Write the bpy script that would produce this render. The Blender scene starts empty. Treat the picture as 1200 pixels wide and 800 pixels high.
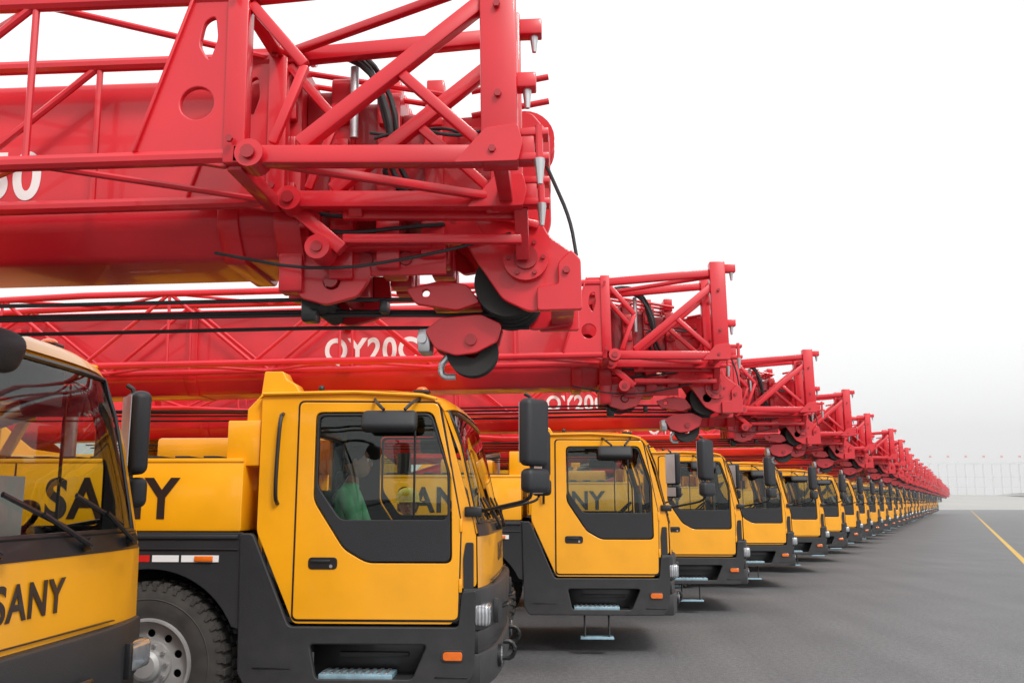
import bpy, bmesh, math, random
from mathutils import Vector, Matrix
random.seed(4)
scene=bpy.context.scene
col=scene.collection
R=math.radians

# ---------------------------------------------------------------- materials
def nt(name):
    m=bpy.data.materials.new(name); m.use_nodes=True
    t=m.node_tree; b=t.nodes['Principled BSDF']; return m,t,b
def paint(name,c,rough=.3,coat=.5,metal=0,var=.12,scale=2.5,bump=.0,grime=0.0):
    m,t,b=nt(name); N=t.nodes; L=t.links
    tc=N.new('ShaderNodeTexCoord'); n=N.new('ShaderNodeTexNoise'); n.inputs['Scale'].default_value=scale
    n.inputs['Detail'].default_value=6; L.new(tc.outputs['Object'],n.inputs['Vector'])
    mr=N.new('ShaderNodeMapRange'); mr.inputs[1].default_value=.3; mr.inputs[2].default_value=.7
    mr.inputs[3].default_value=1-var; mr.inputs[4].default_value=1+var*.4
    L.new(n.outputs['Fac'],mr.inputs[0])
    oi=N.new('ShaderNodeObjectInfo'); mo=N.new('ShaderNodeMapRange')
    mo.inputs[3].default_value=.93; mo.inputs[4].default_value=1.05; L.new(oi.outputs['Random'],mo.inputs[0])
    mm=N.new('ShaderNodeMath'); mm.operation='MULTIPLY'; L.new(mr.outputs[0],mm.inputs[0]); L.new(mo.outputs[0],mm.inputs[1])
    vm=N.new('ShaderNodeVectorMath'); vm.operation='SCALE'; vm.inputs[0].default_value=c[:3]
    L.new(mm.outputs[0],vm.inputs['Scale'])
    out=vm.outputs[0]
    if grime>0:
        sx=N.new('ShaderNodeSeparateXYZ'); L.new(tc.outputs['Object'],sx.inputs[0])
        g=N.new('ShaderNodeMapRange'); g.inputs[1].default_value=1.2; g.inputs[2].default_value=.4; g.inputs[3].default_value=0; g.inputs[4].default_value=grime
        L.new(sx.outputs['Z'],g.inputs[0])
        n2=N.new('ShaderNodeTexNoise'); n2.inputs['Scale'].default_value=9; n2.inputs['Detail'].default_value=8; L.new(tc.outputs['Object'],n2.inputs['Vector'])
        mu=N.new('ShaderNodeMath'); mu.operation='MULTIPLY'; L.new(g.outputs[0],mu.inputs[0]); L.new(n2.outputs['Fac'],mu.inputs[1])
        mx=N.new('ShaderNodeMix'); mx.data_type='RGBA'; L.new(mu.outputs[0],mx.inputs['Factor']); L.new(out,mx.inputs['A'])
        mx.inputs['B'].default_value=(.2,.18,.16,1); out=mx.outputs['Result']
    L.new(out,b.inputs['Base Color'])
    rr=N.new('ShaderNodeMapRange'); rr.inputs[3].default_value=rough*.7; rr.inputs[4].default_value=min(1,rough*1.4)
    L.new(n.outputs['Fac'],rr.inputs[0]); L.new(rr.outputs[0],b.inputs['Roughness'])
    b.inputs['Metallic'].default_value=metal
    b.inputs['Coat Weight'].default_value=coat; b.inputs['Coat Roughness'].default_value=.06
    if bump:
        bn=N.new('ShaderNodeTexNoise'); bn.inputs['Scale'].default_value=220 if bump>.1 else 6; L.new(tc.outputs['Object'],bn.inputs['Vector'])
        bp=N.new('ShaderNodeBump'); bp.inputs['Strength'].default_value=bump; bp.inputs['Distance'].default_value=.01
        L.new(bn.outputs['Fac'],bp.inputs['Height']); L.new(bp.outputs[0],b.inputs['Normal'])
    return m
YEL=paint('yellow_paint',(.95,.41,.006),.3,.45,bump=.08,grime=.08,var=.1)
RED=paint('red_paint',(.63,.009,.020),.36,.32,bump=.07,var=.18)
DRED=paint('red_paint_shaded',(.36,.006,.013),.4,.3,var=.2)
DG=paint('dark_grey_plastic',(.017,.019,.023),.5,.0,bump=.2,grime=.2)
BLK=paint('black_trim',(.010,.010,.012),.38,.2)
RUB=paint('rubber',(.022,.021,.02),.75,0,var=.3,scale=8,grime=.35)
STL=paint('steel',(.55,.55,.56),.35,0,metal=.8,scale=7)
SIL=paint('silver_rim',(.5,.5,.5),.42,.1,metal=.3,var=.2,scale=6,grime=.35)
WHT=paint('white_vinyl',(.8,.8,.8),.45,.0,var=.04)
BLT=paint('black_vinyl',(.02,.012,.012),.4,.2,var=.04)
AMB=paint('amber_lens',(.8,.16,.01),.15,.8,var=.1,scale=40)
REDL=paint('red_reflector',(.6,.02,.02),.2,.6,scale=40)
STEP=paint('step_plate',(.32,.5,.6),.45,0,metal=.3,scale=12,bump=.3,var=.3)
SEAT=paint('seat_fabric',(.06,.06,.07),.9,0,scale=20)
INT=paint('interior_trim',(.13,.135,.14),.7,0)
CAB=paint('cable',(.02,.02,.022),.55,.1)
PAP=paint('paper',(.7,.68,.62),.8,0)
SKIN=paint('skin',(.5,.27,.18),.55,0,scale=12)
HAIR=paint('hair',(.012,.01,.009),.6,0)
GREEN=paint('green_vest',(.3,.8,.42),.8,0,scale=10,var=.25)
TRO=paint('trousers',(.05,.06,.1),.85,0,scale=8,var=.25)
ORG=paint('orange_overalls',(.75,.42,.08),.85,0,scale=8,var=.25)
HELM=paint('helmet_yellow',(.95,.66,.02),.25,.5,var=.05)
def lens():
    m,t,b=nt('headlight_lens'); N=t.nodes;L=t.links
    tc=N.new('ShaderNodeTexCoord'); w=N.new('ShaderNodeTexWave'); w.inputs['Scale'].default_value=14; w.inputs['Distortion'].default_value=2; L.new(tc.outputs['Object'],w.inputs['Vector'])
    cr=N.new('ShaderNodeValToRGB'); cr.color_ramp.elements[0].color=(.2,.21,.23,1); cr.color_ramp.elements[1].color=(.55,.57,.6,1)
    L.new(w.outputs['Fac'],cr.inputs[0]); L.new(cr.outputs[0],b.inputs['Base Color']); b.inputs['Metallic'].default_value=.5; b.inputs['Roughness'].default_value=.18; b.inputs['Coat Weight'].default_value=1
    return m
LENS=lens()
def glass():
    m=bpy.data.materials.new('tinted_glass'); m.use_nodes=True; t=m.node_tree; N=t.nodes; L=t.links
    N.clear(); o=N.new('ShaderNodeOutputMaterial'); mx=N.new('ShaderNodeMixShader'); tr=N.new('ShaderNodeBsdfTransparent'); gl=N.new('ShaderNodeBsdfGlossy')
    tr.inputs[0].default_value=(.80,.86,.84,1); gl.inputs['Roughness'].default_value=.01
    fr=N.new('ShaderNodeFresnel'); fr.inputs[0].default_value=1.45
    tc=N.new('ShaderNodeTexCoord'); n=N.new('ShaderNodeTexNoise'); n.inputs['Scale'].default_value=1.2; L.new(tc.outputs['Object'],n.inputs['Vector'])
    bp=N.new('ShaderNodeBump'); bp.inputs['Strength'].default_value=.06; bp.inputs['Distance'].default_value=.05; L.new(n.outputs['Fac'],bp.inputs['Height']); L.new(bp.outputs[0],gl.inputs['Normal'])
    L.new(fr.outputs[0],mx.inputs[0]); L.new(tr.outputs[0],mx.inputs[1]); L.new(gl.outputs[0],mx.inputs[2]); L.new(mx.outputs[0],o.inputs[0])
    return m
GLS=glass()

# ---------------------------------------------------------------- builder
def rp(pts,r,n=4):
    out=[]; k=len(pts)
    for i in range(k):
        a=Vector(pts[i-1]); b=Vector(pts[i]); c=Vector(pts[(i+1)%k])
        d1=(a-b); d2=(c-b); rr=min(r,d1.length*.45,d2.length*.45)
        p=b+d1.normalized()*rr; q=b+d2.normalized()*rr
        for j in range(n+1):
            t=j/n; out.append(tuple(p*(1-t)**2+b*2*t*(1-t)+q*t*t))
    return out
def circ(cx,cy,r,n=24): return [(cx+r*math.cos(2*math.pi*i/n),cy+r*math.sin(2*math.pi*i/n)) for i in range(n)]
MXZ=Matrix(((1,0,0,0),(0,0,-1,0),(0,1,0,0),(0,0,0,1)))
MYZ=Matrix(((0,0,1,0),(1,0,0,0),(0,1,0,0),(0,0,0,1)))
MXY=Matrix.Identity(4)
class B:
    def __init__(s): s.v=[];s.f=[];s.m=[];s.mats=[]
    def mi(s,m):
        if m not in s.mats: s.mats.append(m)
        return s.mats.index(m)
    def raw(s,vs,fs,mat):
        o=len(s.v); s.v+= [tuple(v) for v in vs]; k=s.mi(mat)
        for f in fs: s.f.append([o+i for i in f]); s.m.append(k)
    def bm(s,bm,mat,M=None):
        bm.verts.ensure_lookup_table()
        for i,v in enumerate(bm.verts): v.index=i
        s.raw([(M@v.co if M else v.co) for v in bm.verts],[[v.index for v in f.verts] for f in bm.faces],mat); bm.free()
    def box(s,x0,x1,y0,y1,z0,z1,mat,bev=.008,M=None,seg=2):
        bm=bmesh.new(); bmesh.ops.create_cube(bm,size=1)
        sx,sy,sz=abs(x1-x0),abs(y1-y0),abs(z1-z0)
        bmesh.ops.scale(bm,vec=(sx,sy,sz),verts=bm.verts); bmesh.ops.translate(bm,vec=((x0+x1)/2,(y0+y1)/2,(z0+z1)/2),verts=bm.verts)
        b=min(bev,min(sx,sy,sz)*.4)
        if b>0: bmesh.ops.bevel(bm,geom=bm.edges[:],offset=b,segments=seg,affect='EDGES',profile=.5)
        s.bm(bm,mat,M)
    def cyl(s,p0,p1,r,mat,seg=16,r2=None):
        p0=Vector(p0);p1=Vector(p1); d=p1-p0; r2=r if r2 is None else r2
        q=d.to_track_quat('Z','Y').to_matrix(); vs=[]; 
        for P,rr in((p0,r),(p1,r2)):
            for i in range(seg):
                a=2*math.pi*i/seg; vs.append(P+q@Vector((rr*math.cos(a),rr*math.sin(a),0)))
        fs=[[i,(i+1)%seg,seg+(i+1)%seg,seg+i] for i in range(seg)]+[list(range(seg))[::-1],list(range(seg,2*seg))]
        s.raw(vs,fs,mat)
    def beam(s,p0,p1,w,h,mat):
        p0=Vector(p0);p1=Vector(p1);d=p1-p0; L=d.length
        q=d.to_track_quat('X','Z').to_matrix().to_4x4(); q.translation=p0
        s.box(0,L,-w/2,w/2,-h/2,h/2,mat,.006,M=q)
    def tube(s,pts,r,mat,seg=8,smooth=0):
        pts=[Vector(p) for p in pts]
        for _ in range(smooth):
            n=[pts[0]]
            for a,b in zip(pts,pts[1:]): n+= [a*.75+b*.25,a*.25+b*.75]
            n.append(pts[-1]); pts=n
        up=Vector((0.13,.21,1)).normalized(); vs=[]
        for i,p in enumerate(pts):
            t=(pts[min(i+1,len(pts)-1)]-pts[max(i-1,0)]).normalized()
            if abs(t.dot(up))>.98: up=Vector((1,.1,0)).normalized()
            x=t.cross(up).normalized(); y=t.cross(x).normalized()
            for j in range(seg):
                a=2*math.pi*j/seg; vs.append(p+x*r*math.cos(a)+y*r*math.sin(a))
        fs=[]
        for i in range(len(pts)-1):
            for j in range(seg):
                fs.append([i*seg+j,i*seg+(j+1)%seg,(i+1)*seg+(j+1)%seg,(i+1)*seg+j])
        n=len(pts); fs.append(list(range(seg))[::-1]); fs.append([(n-1)*seg+j for j in range(seg)])
        s.raw(vs,fs,mat)
    def plate(s,outer,holes,c0,c1,mat,bev=.003,M=MXZ):
        cu=bpy.data.curves.new('t','CURVE'); cu.dimensions='2D'; cu.fill_mode='BOTH'
        t=abs(c1-c0); bev=min(bev,t*.45); cu.extrude=max(t/2-bev,0); cu.bevel_depth=bev; cu.bevel_resolution=1; cu.offset=-bev
        for lp in [outer]+list(holes):
            sp=cu.splines.new('POLY'); sp.points.add(len(lp)-1)
            for i,p in enumerate(lp): sp.points[i].co=(p[0],p[1],0,1)
            sp.use_cyclic_u=True
        ob=bpy.data.objects.new('t',cu); col.objects.link(ob)
        dg=bpy.context.evaluated_depsgraph_get(); me=bpy.data.meshes.new_from_object(ob.evaluated_get(dg))
        mid=(c0+c1)/2; n=(M.to_3x3()@Vector((0,0,1))); ax=[abs(a) for a in n].index(max(abs(a) for a in n))
        T=M.copy(); T.translation=Vector([mid if i==ax else 0 for i in range(3)])
        s.raw([T@v.co for v in me.vertices],[list(p.vertices) for p in me.polygons],mat)
        bpy.data.objects.remove(ob); bpy.data.curves.remove(cu); bpy.data.meshes.remove(me)
    def grid(s,f,nu,nv,mat):
        vs=[f(i/nu,j/nv) for i in range(nu+1) for j in range(nv+1)]
        fs=[[i*(nv+1)+j,(i+1)*(nv+1)+j,(i+1)*(nv+1)+j+1,i*(nv+1)+j+1] for i in range(nu) for j in range(nv)]
        s.raw(vs,fs,mat)
    def lathe(s,prof,c,mat,seg=40,axis='Y'):
        vs=[];n=len(prof)
        for i in range(seg):
            a=2*math.pi*i/seg
            for r,h in prof:
                if axis=='Y': vs.append((c[0]+r*math.cos(a),c[1]+h,c[2]+r*math.sin(a)))
                else: vs.append((c[0]+r*math.cos(a),c[1]+r*math.sin(a),c[2]+h))
        fs=[[i*n+j,((i+1)%seg)*n+j,((i+1)%seg)*n+j+1,i*n+j+1] for i in range(seg) for j in range(n-1)]
        s.raw(vs,fs,mat)
    def ball(s,c,r,mat,sc=(1,1,1),u=16,v=10):
        bm=bmesh.new(); bmesh.ops.create_uvsphere(bm,u_segments=u,v_segments=v,radius=r)
        s.bm(bm,mat,Matrix.Translation(c)@Matrix.Diagonal((*sc,1)))
    def text(s,body,size,loc,M,mat,bold=.015,align='LEFT',ext=.001,sx=1):
        cu=bpy.data.curves.new('t','FONT'); cu.body=body; cu.size=size; cu.extrude=ext; cu.offset=bold*size; cu.align_x=align; cu.space_character=1.08
        ob=bpy.data.objects.new('t',cu); col.objects.link(ob)
        dg=bpy.context.evaluated_depsgraph_get(); me=bpy.data.meshes.new_from_object(ob.evaluated_get(dg))
        T=M.copy(); T.translation=Vector(loc)
        s.raw([T@Vector((v.co.x*sx,v.co.y,v.co.z)) for v in me.vertices],[list(p.vertices) for p in me.polygons],mat)
        bpy.data.objects.remove(ob); bpy.data.curves.remove(cu); bpy.data.meshes.remove(me)
    def mesh(s,name,ang=35,sx=1,fx=None):
        f=fx or (lambda x:x*sx)
        me=bpy.data.meshes.new(name); me.from_pydata([(f(v[0]),v[1],v[2]) for v in s.v],[],s.f)
        for m in s.mats: me.materials.append(m)
        me.polygons.foreach_set('material_index',s.m)
        me.polygons.foreach_set('use_smooth',[True]*len(s.f)); me.update()
        bm=bmesh.new(); bm.from_mesh(me); bmesh.ops.recalc_face_normals(bm,faces=bm.faces); bm.to_mesh(me); bm.free()
        try: me.set_sharp_from_angle(angle=R(ang))
        except Exception: pass
        return me
def place(me,name,parent=None,loc=(0,0,0),rot=(0,0,0),sc=None):
    o=bpy.data.objects.new(name,me); col.objects.link(o); o.location=loc; o.rotation_euler=rot
    if sc: o.scale=sc
    if parent: o.parent=parent
    return o
def empty(name,loc,rot=(0,0,0)):
    e=bpy.data.objects.new(name,None); col.objects.link(e); e.location=loc; e.rotation_euler=rot; e.empty_display_size=.3; return e
KX=.93
def cabx(x):
    P=[(-3,-2.79),(-1.87,-1.739),(-1.6,-1.462),(-.42,-.335),(-.2,-.215),(-.1,-.14),(0,-.045),(.3,.25)]
    for (a,xa),(b,xb) in zip(P,P[1:]):
        if x<=b: return xa+(xb-xa)*(x-a)/(b-a)
    return x-.05

# ---------------------------------------------------------------- cab
FS=-.10
def bow(y):
    t=abs(y)/1.25; return .06*t**6+.03*t*t
def xf(z):
    P=[(.4,.0),(1.06,.0),(1.42,-.01),(1.48,-.03),(2.30,-.36),(2.42,-.46)]
    for (a,xa),(b,xb) in zip(P,P[1:]):
        if z<=b: return FS+xa+(xb-xa)*(z-a)/(b-a)
    return FS+P[-1][1]
def build_cab():
    b=B()
    S=[(-1.60,.84),(-.46,.84),(-.42,1.07),(-.20,1.09),(-.21,1.42),(-.23,1.48),(-.55,2.30),(-.64,2.38),(-1.2,2.42),(-1.87,2.41),(-1.87,1.45)]
    H=rp([(-1.48,2.27),(-.62,2.27),(-.48,1.85),(-.47,1.24),(-1.08,1.24),(-1.25,1.33),(-1.48,1.66)],.05)
    H2=rp([(-1.47,2.26),(-.63,2.26),(-.49,1.85),(-.48,1.25),(-1.08,1.25),(-1.245,1.34),(-1.47,1.665)],.05)
    G=rp([(-1.452,2.242),(-.64,2.242),(-.51,1.85),(-.505,1.53),(-1.28,1.53),(-1.452,1.76)],.045)
    D=rp([(-1.6,.87),(-.425,.87),(-.405,1.5),(-.58,2.33),(-1.6,2.34)],.04)
    Dg=rp([(-1.614,.856),(-.411,.856),(-.390,1.5),(-.566,2.344),(-1.614,2.354)],.045)
    for g in(-1,1):
        def pl(o,h,a,c,m,bv=.003): b.plate(o,h,g*a,g*c,m,bv)
        pl(rp(S,.035),[H],1.205,1.238,YEL,.004)
        pl(rp([(-1.58,.9),(-.46,.9),(-.28,1.1),(-.28,1.45),(-.58,2.28),(-1.8,2.33),(-1.8,1.2)],.03),[H],1.188,1.203,INT,.002)
        pl(Dg,[H],1.2385,1.2415,BLK,.0)
        pl(D,[H],1.242,1.256,YEL,.005)
        pl(H2,[G],1.22,1.258,DG,.006)
        pl(rp([(-1.47,2.26),(-.63,2.26),(-.49,1.85),(-.49,1.50),(-1.28,1.50),(-1.47,1.74)],.045),[],1.226,1.230,GLS,0)
        b.box(-.76,-.745,g*1.222,g*1.236,1.53,2.24,BLK,.002)
        SK=rp([(-1.96,.52),(-1.9,.43),(-.34,.43),(-.22,.52),(-.2,1.07),(-.38,1.055),(-.42,.825),(-1.62,.825),(-1.885,1.44),(-1.985,1.44)],.03)
        HO=rp([(-1.47,.71),(-.64,.71),(-.74,.49),(-1.42,.49)],.03)
        pl(SK,[HO],1.222,1.268,DG,.01)
        b.box(-1.5,-.60,g*1.0,g*1.01,.46,.74,BLK,.002)
        b.box(-1.5,-.60,g*1.0,g*1.222,.715,.735,BLK,.002)
        b.box(-1.43,-.74,g*1.01,g*1.222,.455,.485,DG,.003)
        b.box(-1.40,-.88,g*1.05,g*1.262,.487,.52,STEP,.004)
        for i in range(9): b.box(-1.38+i*.055,-1.355+i*.055,g*1.06,g*1.25,.521,.528,STL,.002)
        b.box(-1.30,-.80,g*1.01,g*1.05,.60,.63,DG,.003)
        b.box(-1.85,-1.6,g*1.266,g*1.272,.55,.56,BLK,.001); b.box(-.58,-.3,g*1.266,g*1.274,.50,.51,BLK,.001)
        for x in(-1.28,-1.0): b.cyl((x,g*1.15,.44),(x,g*1.2,.20),.012,BLK,8)
        b.box(-1.33,-.95,g*1.12,g*1.26,.175,.20,STEP,.004)
        b.plate(rp([(-.54,.60),(-.35,.60),(-.35,.68),(-.54,.68)],.04,6),[],g*1.266,g*1.274,DG,.002)
        b.plate(rp([(-.525,.612),(-.365,.612),(-.365,.668),(-.525,.668)],.03,6),[],g*1.27,g*1.285,AMB,.005)
        b.plate(rp([(-.36,1.03),(-.235,1.07),(-.24,1.38),(-.34,1.38),(-.37,1.27)],.02),[],g*1.236,g*1.25,DG,.004)
        b.plate(rp([(-1.50,1.20),(-1.29,1.20),(-1.29,1.28),(-1.50,1.28)],.03),[],g*1.254,g*1.262,BLK,.003)
        b.box(-1.48,-1.34,g*1.262,g*1.275,1.245,1.265,DG,.005)
        b.cyl((-1.335,g*1.25,1.22),(-1.335,g*1.266,1.22),.012,STL,10)
        b.tube([(-1.72,g*1.24,2.26),(-1.72,g*1.30,2.24),(-1.73,g*1.31,2.0),(-1.735,g*1.31,1.68),(-1.735,g*1.24,1.64)],.014,BLK,8,2)
        b.tube([(-.60,g*1.252,2.36),(-.70,g*1.258,2.385),(-1.2,g*1.258,2.41),(-1.86,g*1.258,2.40)],.011,YEL,6)
        for z in(1.05,1.45): b.box(-.42,-.38,g*1.24,g*1.262,z,z+.09,YEL,.005)
        b.tube([(-.72,g*1.24,2.36),(-.75,g*1.36,2.33),(-.80,g*1.42,2.27)],.012,BLK,6,1)
        b.tube([(-1.05,g*1.24,2.36),(-1.02,g*1.36,2.33),(-.95,g*1.42,2.27)],.012,BLK,6,1)
        Mx=Matrix.Translation((-.90,g*1.40,2.19))@Matrix.Rotation(g*R(25),4,'X')
        b.box(-.21,.19,-.05,.045,-.075,.075,DG,.045,M=Mx,seg=3)
        def pil(u,v,g=g):
            z=1.44+v*.90; y=g*(1.165+u*.085); return (xf(z)-bow(y),y,z)
        b.grid(pil,3,12,YEL)
    b.grid(lambda u,v:(xf(1.08+.34*v)-bow(-1.25+2.5*u)+.004,-1.25+2.5*u,1.08+.34*v),40,6,YEL)
    b.grid(lambda u,v:(xf(1.42+.09*v)-bow(-1.22+2.44*u)+.008,-1.22+2.44*u,1.42+.09*v),40,2,BLK)
    b.grid(lambda u,v:(xf(2.27+.07*v)-bow(-1.18+2.36*u)+.002,-1.18+2.36*u,2.27+.07*v),40,2,YEL)
    per=[]
    def wp(y,z): return (xf(z)-bow(y)+.006,y,z)
    for i in range(25): per.append(wp(-1.165+2.33*i/24,1.51))
    for i in range(1,9): per.append(wp(1.165,1.51+.77*i/8))
    for i in range(1,25): per.append(wp(1.165-2.33*i/24,2.28))
    for i in range(1,9): per.append(wp(-1.165,2.28-.77*i/8))
    b.tube(per,.014,BLK,6)
    b.grid(lambda u,v:(xf(1.5+.79*v)-bow(-1.17+2.34*u),-1.17+2.34*u,1.5+.79*v),40,10,GLS)
    RP=[(FS-.345,2.31,1),(FS-.38,2.355,1),(FS-.46,2.40,.9),(-.70,2.43,.4),(-.95,2.45,0),(-1.4,2.455,0),(-1.84,2.44,0),(-1.89,2.40,0)]
    vs=[];n=32
    for x,z,k in RP:
        for i in range(n+1):
            y=-1.25+2.5*i/n; t=abs(y)/1.25
            vs.append((x-bow(y)*k,y,z-.035*t**8))
    b.raw(vs,[[a*(n+1)+i,(a+1)*(n+1)+i,(a+1)*(n+1)+i+1,a*(n+1)+i+1] for a in range(len(RP)-1) for i in range(n)],YEL)
    b.box(-1.85,-.60,-1.2,1.2,2.35,2.37,INT,.004)
    b.plate(rp([(-1.2,.9),(1.2,.9),(1.2,2.39),(-1.2,2.39)],.03),[rp([(-.8,1.75),(.8,1.75),(.8,2.2),(-.8,2.2)],.05)],-1.87,-1.84,YEL,.003,M=MYZ)
    b.plate(rp([(-1.18,.92),(1.18,.92),(1.18,2.36),(-1.18,2.36)],.03),[rp([(-.8,1.75),(.8,1.75),(.8,2.2),(-.8,2.2)],.05)],-1.838,-1.825,INT,.002,M=MYZ)
    b.box(-1.84,-.2,-1.0,1.0,.62,.83,DG); b.box(-1.84,-.2,-1.18,1.18,.84,.88,INT)
    b.plate(rp([(-.24,1.35),(-.24,1.0),(-.52,1.0),(-.57,1.2),(-.50,1.42),(-.3,1.46)],.04),[],-1.18,1.18,BLK,.01)
    sw=[]
    for i in range(33):
        a=2*math.pi*i/32; sw.append((-.70+.21*math.sin(a)*.6,.65+.21*math.cos(a),1.53+.21*math.sin(a)*.55))
    b.tube(sw,.016,BLK,8); b.cyl((-.53,.65,1.3),(-.70,.65,1.53),.03,BLK); b.beam((-.70,.45,1.53),(-.70,.85,1.53),.03,.02,BLK)
    for y in(.65,-.62):
        b.box(-1.6,-1.1,y-.24,y+.24,1.12,1.26,SEAT,.05,seg=3)
        b.box(-.08,.06,-.23,.23,0,.50,SEAT,.05,M=Matrix.Translation((-1.60,y,1.25))@Matrix.Rotation(R(-10),4,'Y'),seg=3)
        b.box(-.05,.05,-.13,.13,.52,.68,SEAT,.04,M=Matrix.Translation((-1.60,y,1.25))@Matrix.Rotation(R(-10),4,'Y'),seg=3)
        b.box(-1.5,-1.2,y-.15,y+.15,.88,1.12,BLK)
    b.box(-1.3,-.6,-.2,.2,.88,1.15,INT,.04)
    o=[]
    for i in range(25):
        y=-1.262+2.524*i/24; o.append((FS+.07-bow(y)*1.4,y))
    o+=[(-.36,1.262),(-.36,-1.262)]
    b.plate(o,[],.43,.66,DG,.02,M=MXY)
    b.plate([(x-.02 if x>-.3 else x,y*.998) for x,y in o],[],.66,.80,BLK,.004,M=MXY)
    b.plate(o,[],.80,1.08,DG,.02,M=MXY)
    for g in(-1,1):
        b.box(FS-.12,FS+.02,g*.97,g*1.275,.83,.975,LENS,.03,seg=4)
        b.box(FS-.02,FS+.06,g*.94,g*.97,.82,.985,BLK,.004)
        b.cyl((FS+.045,g*.75,.57),(FS+.08,g*.75,.57),.065,LENS,20); b.cyl((FS+.04,g*.75,.57),(FS+.07,g*.75,.57),.08,BLK,20)
        b.tube([(FS+.05,g*.42,.62),(FS+.13,g*.42,.62),(FS+.16,g*.42,.56),(FS+.13,g*.42,.50),(FS+.05,g*.42,.50)],.018,BLK,8,1)
        b.tube([(FS+.05,g*.5,.88),(FS+.11,g*.5,.90),(FS+.11,g*.3,.90),(FS+.05,g*.3,.88)],.012,BLK,8,1)
    for p,m_,q_ in((.55,.22,(-.02,.40)),(-.15,-.45,(-.68,-.25)),(1.05,.80,(.56,1.0))):
        P0=wp(p,1.46); b.cyl(P0,(P0[0]+.05,P0[1],P0[2]+.01),.03,BLK,12)
        A=wp(m_,1.60)
        b.tube([(P0[0]+.045,p,1.46),(A[0]+.04,m_,1.60)],.012,BLK,6)
        q1=wp(q_[0],1.68); q2=wp(q_[1],1.545)
        b.tube([(q1[0]+.015,q1[1],q1[2]),(A[0]+.02,m_,1.60),(q2[0]+.015,q2[1],q2[2])],.012,BLK,6)
    b.box(FS-.005,FS+.012,-.85,.85,1.10,1.106,BLK,.002)
    b.text('SANY',.195,(FS+.004,-.14,1.20),MYZ,BLT,.022,sx=1.0)
    b.box(FS-.01,FS+.012,-.2,.2,.86,.98,BLK,.003)
    for y in(-1.0,-.35,.35,1.0):
        b.ball((-.74,y,2.455),.035,AMB,(1.3,1,.6),12,8); b.box(-.80,-.68,y-.045,y+.045,2.425,2.447,BLK,.004)
    b.ball((-1.5,-1.05,2.46),.025,BLK)
    b.tube([(-1.0,.2,2.45),(-1.0,.2,2.50),(-1.6,.2,2.50),(-1.6,.2,2.45)],.012,BLK,6)
    b.box(-.46,-.44,.2,.42,1.5,1.78,PAP,.0,M=Matrix.Translation((-.02,0,-.02)))
    b.box(-.66,-.64,.2,1.0,2.12,2.30,INT,.01); b.box(-.66,-.64,-1.0,-.2,2.12,2.30,INT,.01)
    b.plate(rp([(-2.0,1.96),(-1.62,2.41),(-1.66,2.48),(-1.72,2.51),(-1.75,2.57),(-1.88,2.57),(-1.90,2.40),(-2.0,2.30)],.012),[],-1.18,-1.0,YEL,.006)
    b.box(-2.14,-1.885,-1.2,-.9,1.9,2.22,YEL,.012)
    b.box(-2.14,-1.885,.9,1.2,1.9,2.22,YEL,.012)
    return b.mesh('driver_cab',fx=cabx)
def build_mirror(g):
    b=B()
    Y=g
    b.tube([(-.23,Y*1.2,1.58),(-.05,Y*1.33,1.62),(.14,Y*1.43,1.66),(.17,Y*1.45,1.72),(.17,Y*1.45,2.34),(.12,Y*1.44,2.37)],.013,BLK,8,2)
    b.box(-.30,-.18,Y*1.18,Y*1.27,1.55,1.62,BLK,.01)
    M1=Matrix.Translation((.18,Y*1.45,2.11))@Matrix.Rotation(g*R(38),4,'Z')
    b.box(-.05,.055,-.115,.115,-.225,.225,DG,.05,M=M1,seg=4)
    b.box(-.056,-.051,-.09,.09,-.20,.20,STL,.0,M=M1)
    M2=Matrix.Translation((.19,Y*1.45,1.79))@Matrix.Rotation(g*R(38),4,'Z')
    b.box(-.05,.05,-.115,.115,-.08,.08,DG,.045,M=M2,seg=4)
    b.box(-.056,-.051,-.085,.085,-.06,.06,STL,.0,M=M2)
    return b.mesh('side_mirror')
def build_frontmirror():
    b=B()
    b.tube([(-.48,-.95,2.30),(-.2,-.8,2.32),(.0,-.62,2.26)],.014,BLK,8,2)
    b.box(-.07,.07,-.15,.15,-.075,.075,DG,.06,M=Matrix.Translation((.02,-.57,2.17))@Matrix.Rotation(R(20),4,'Y'),seg=4)
    return b.mesh('front_mirror')

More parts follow.
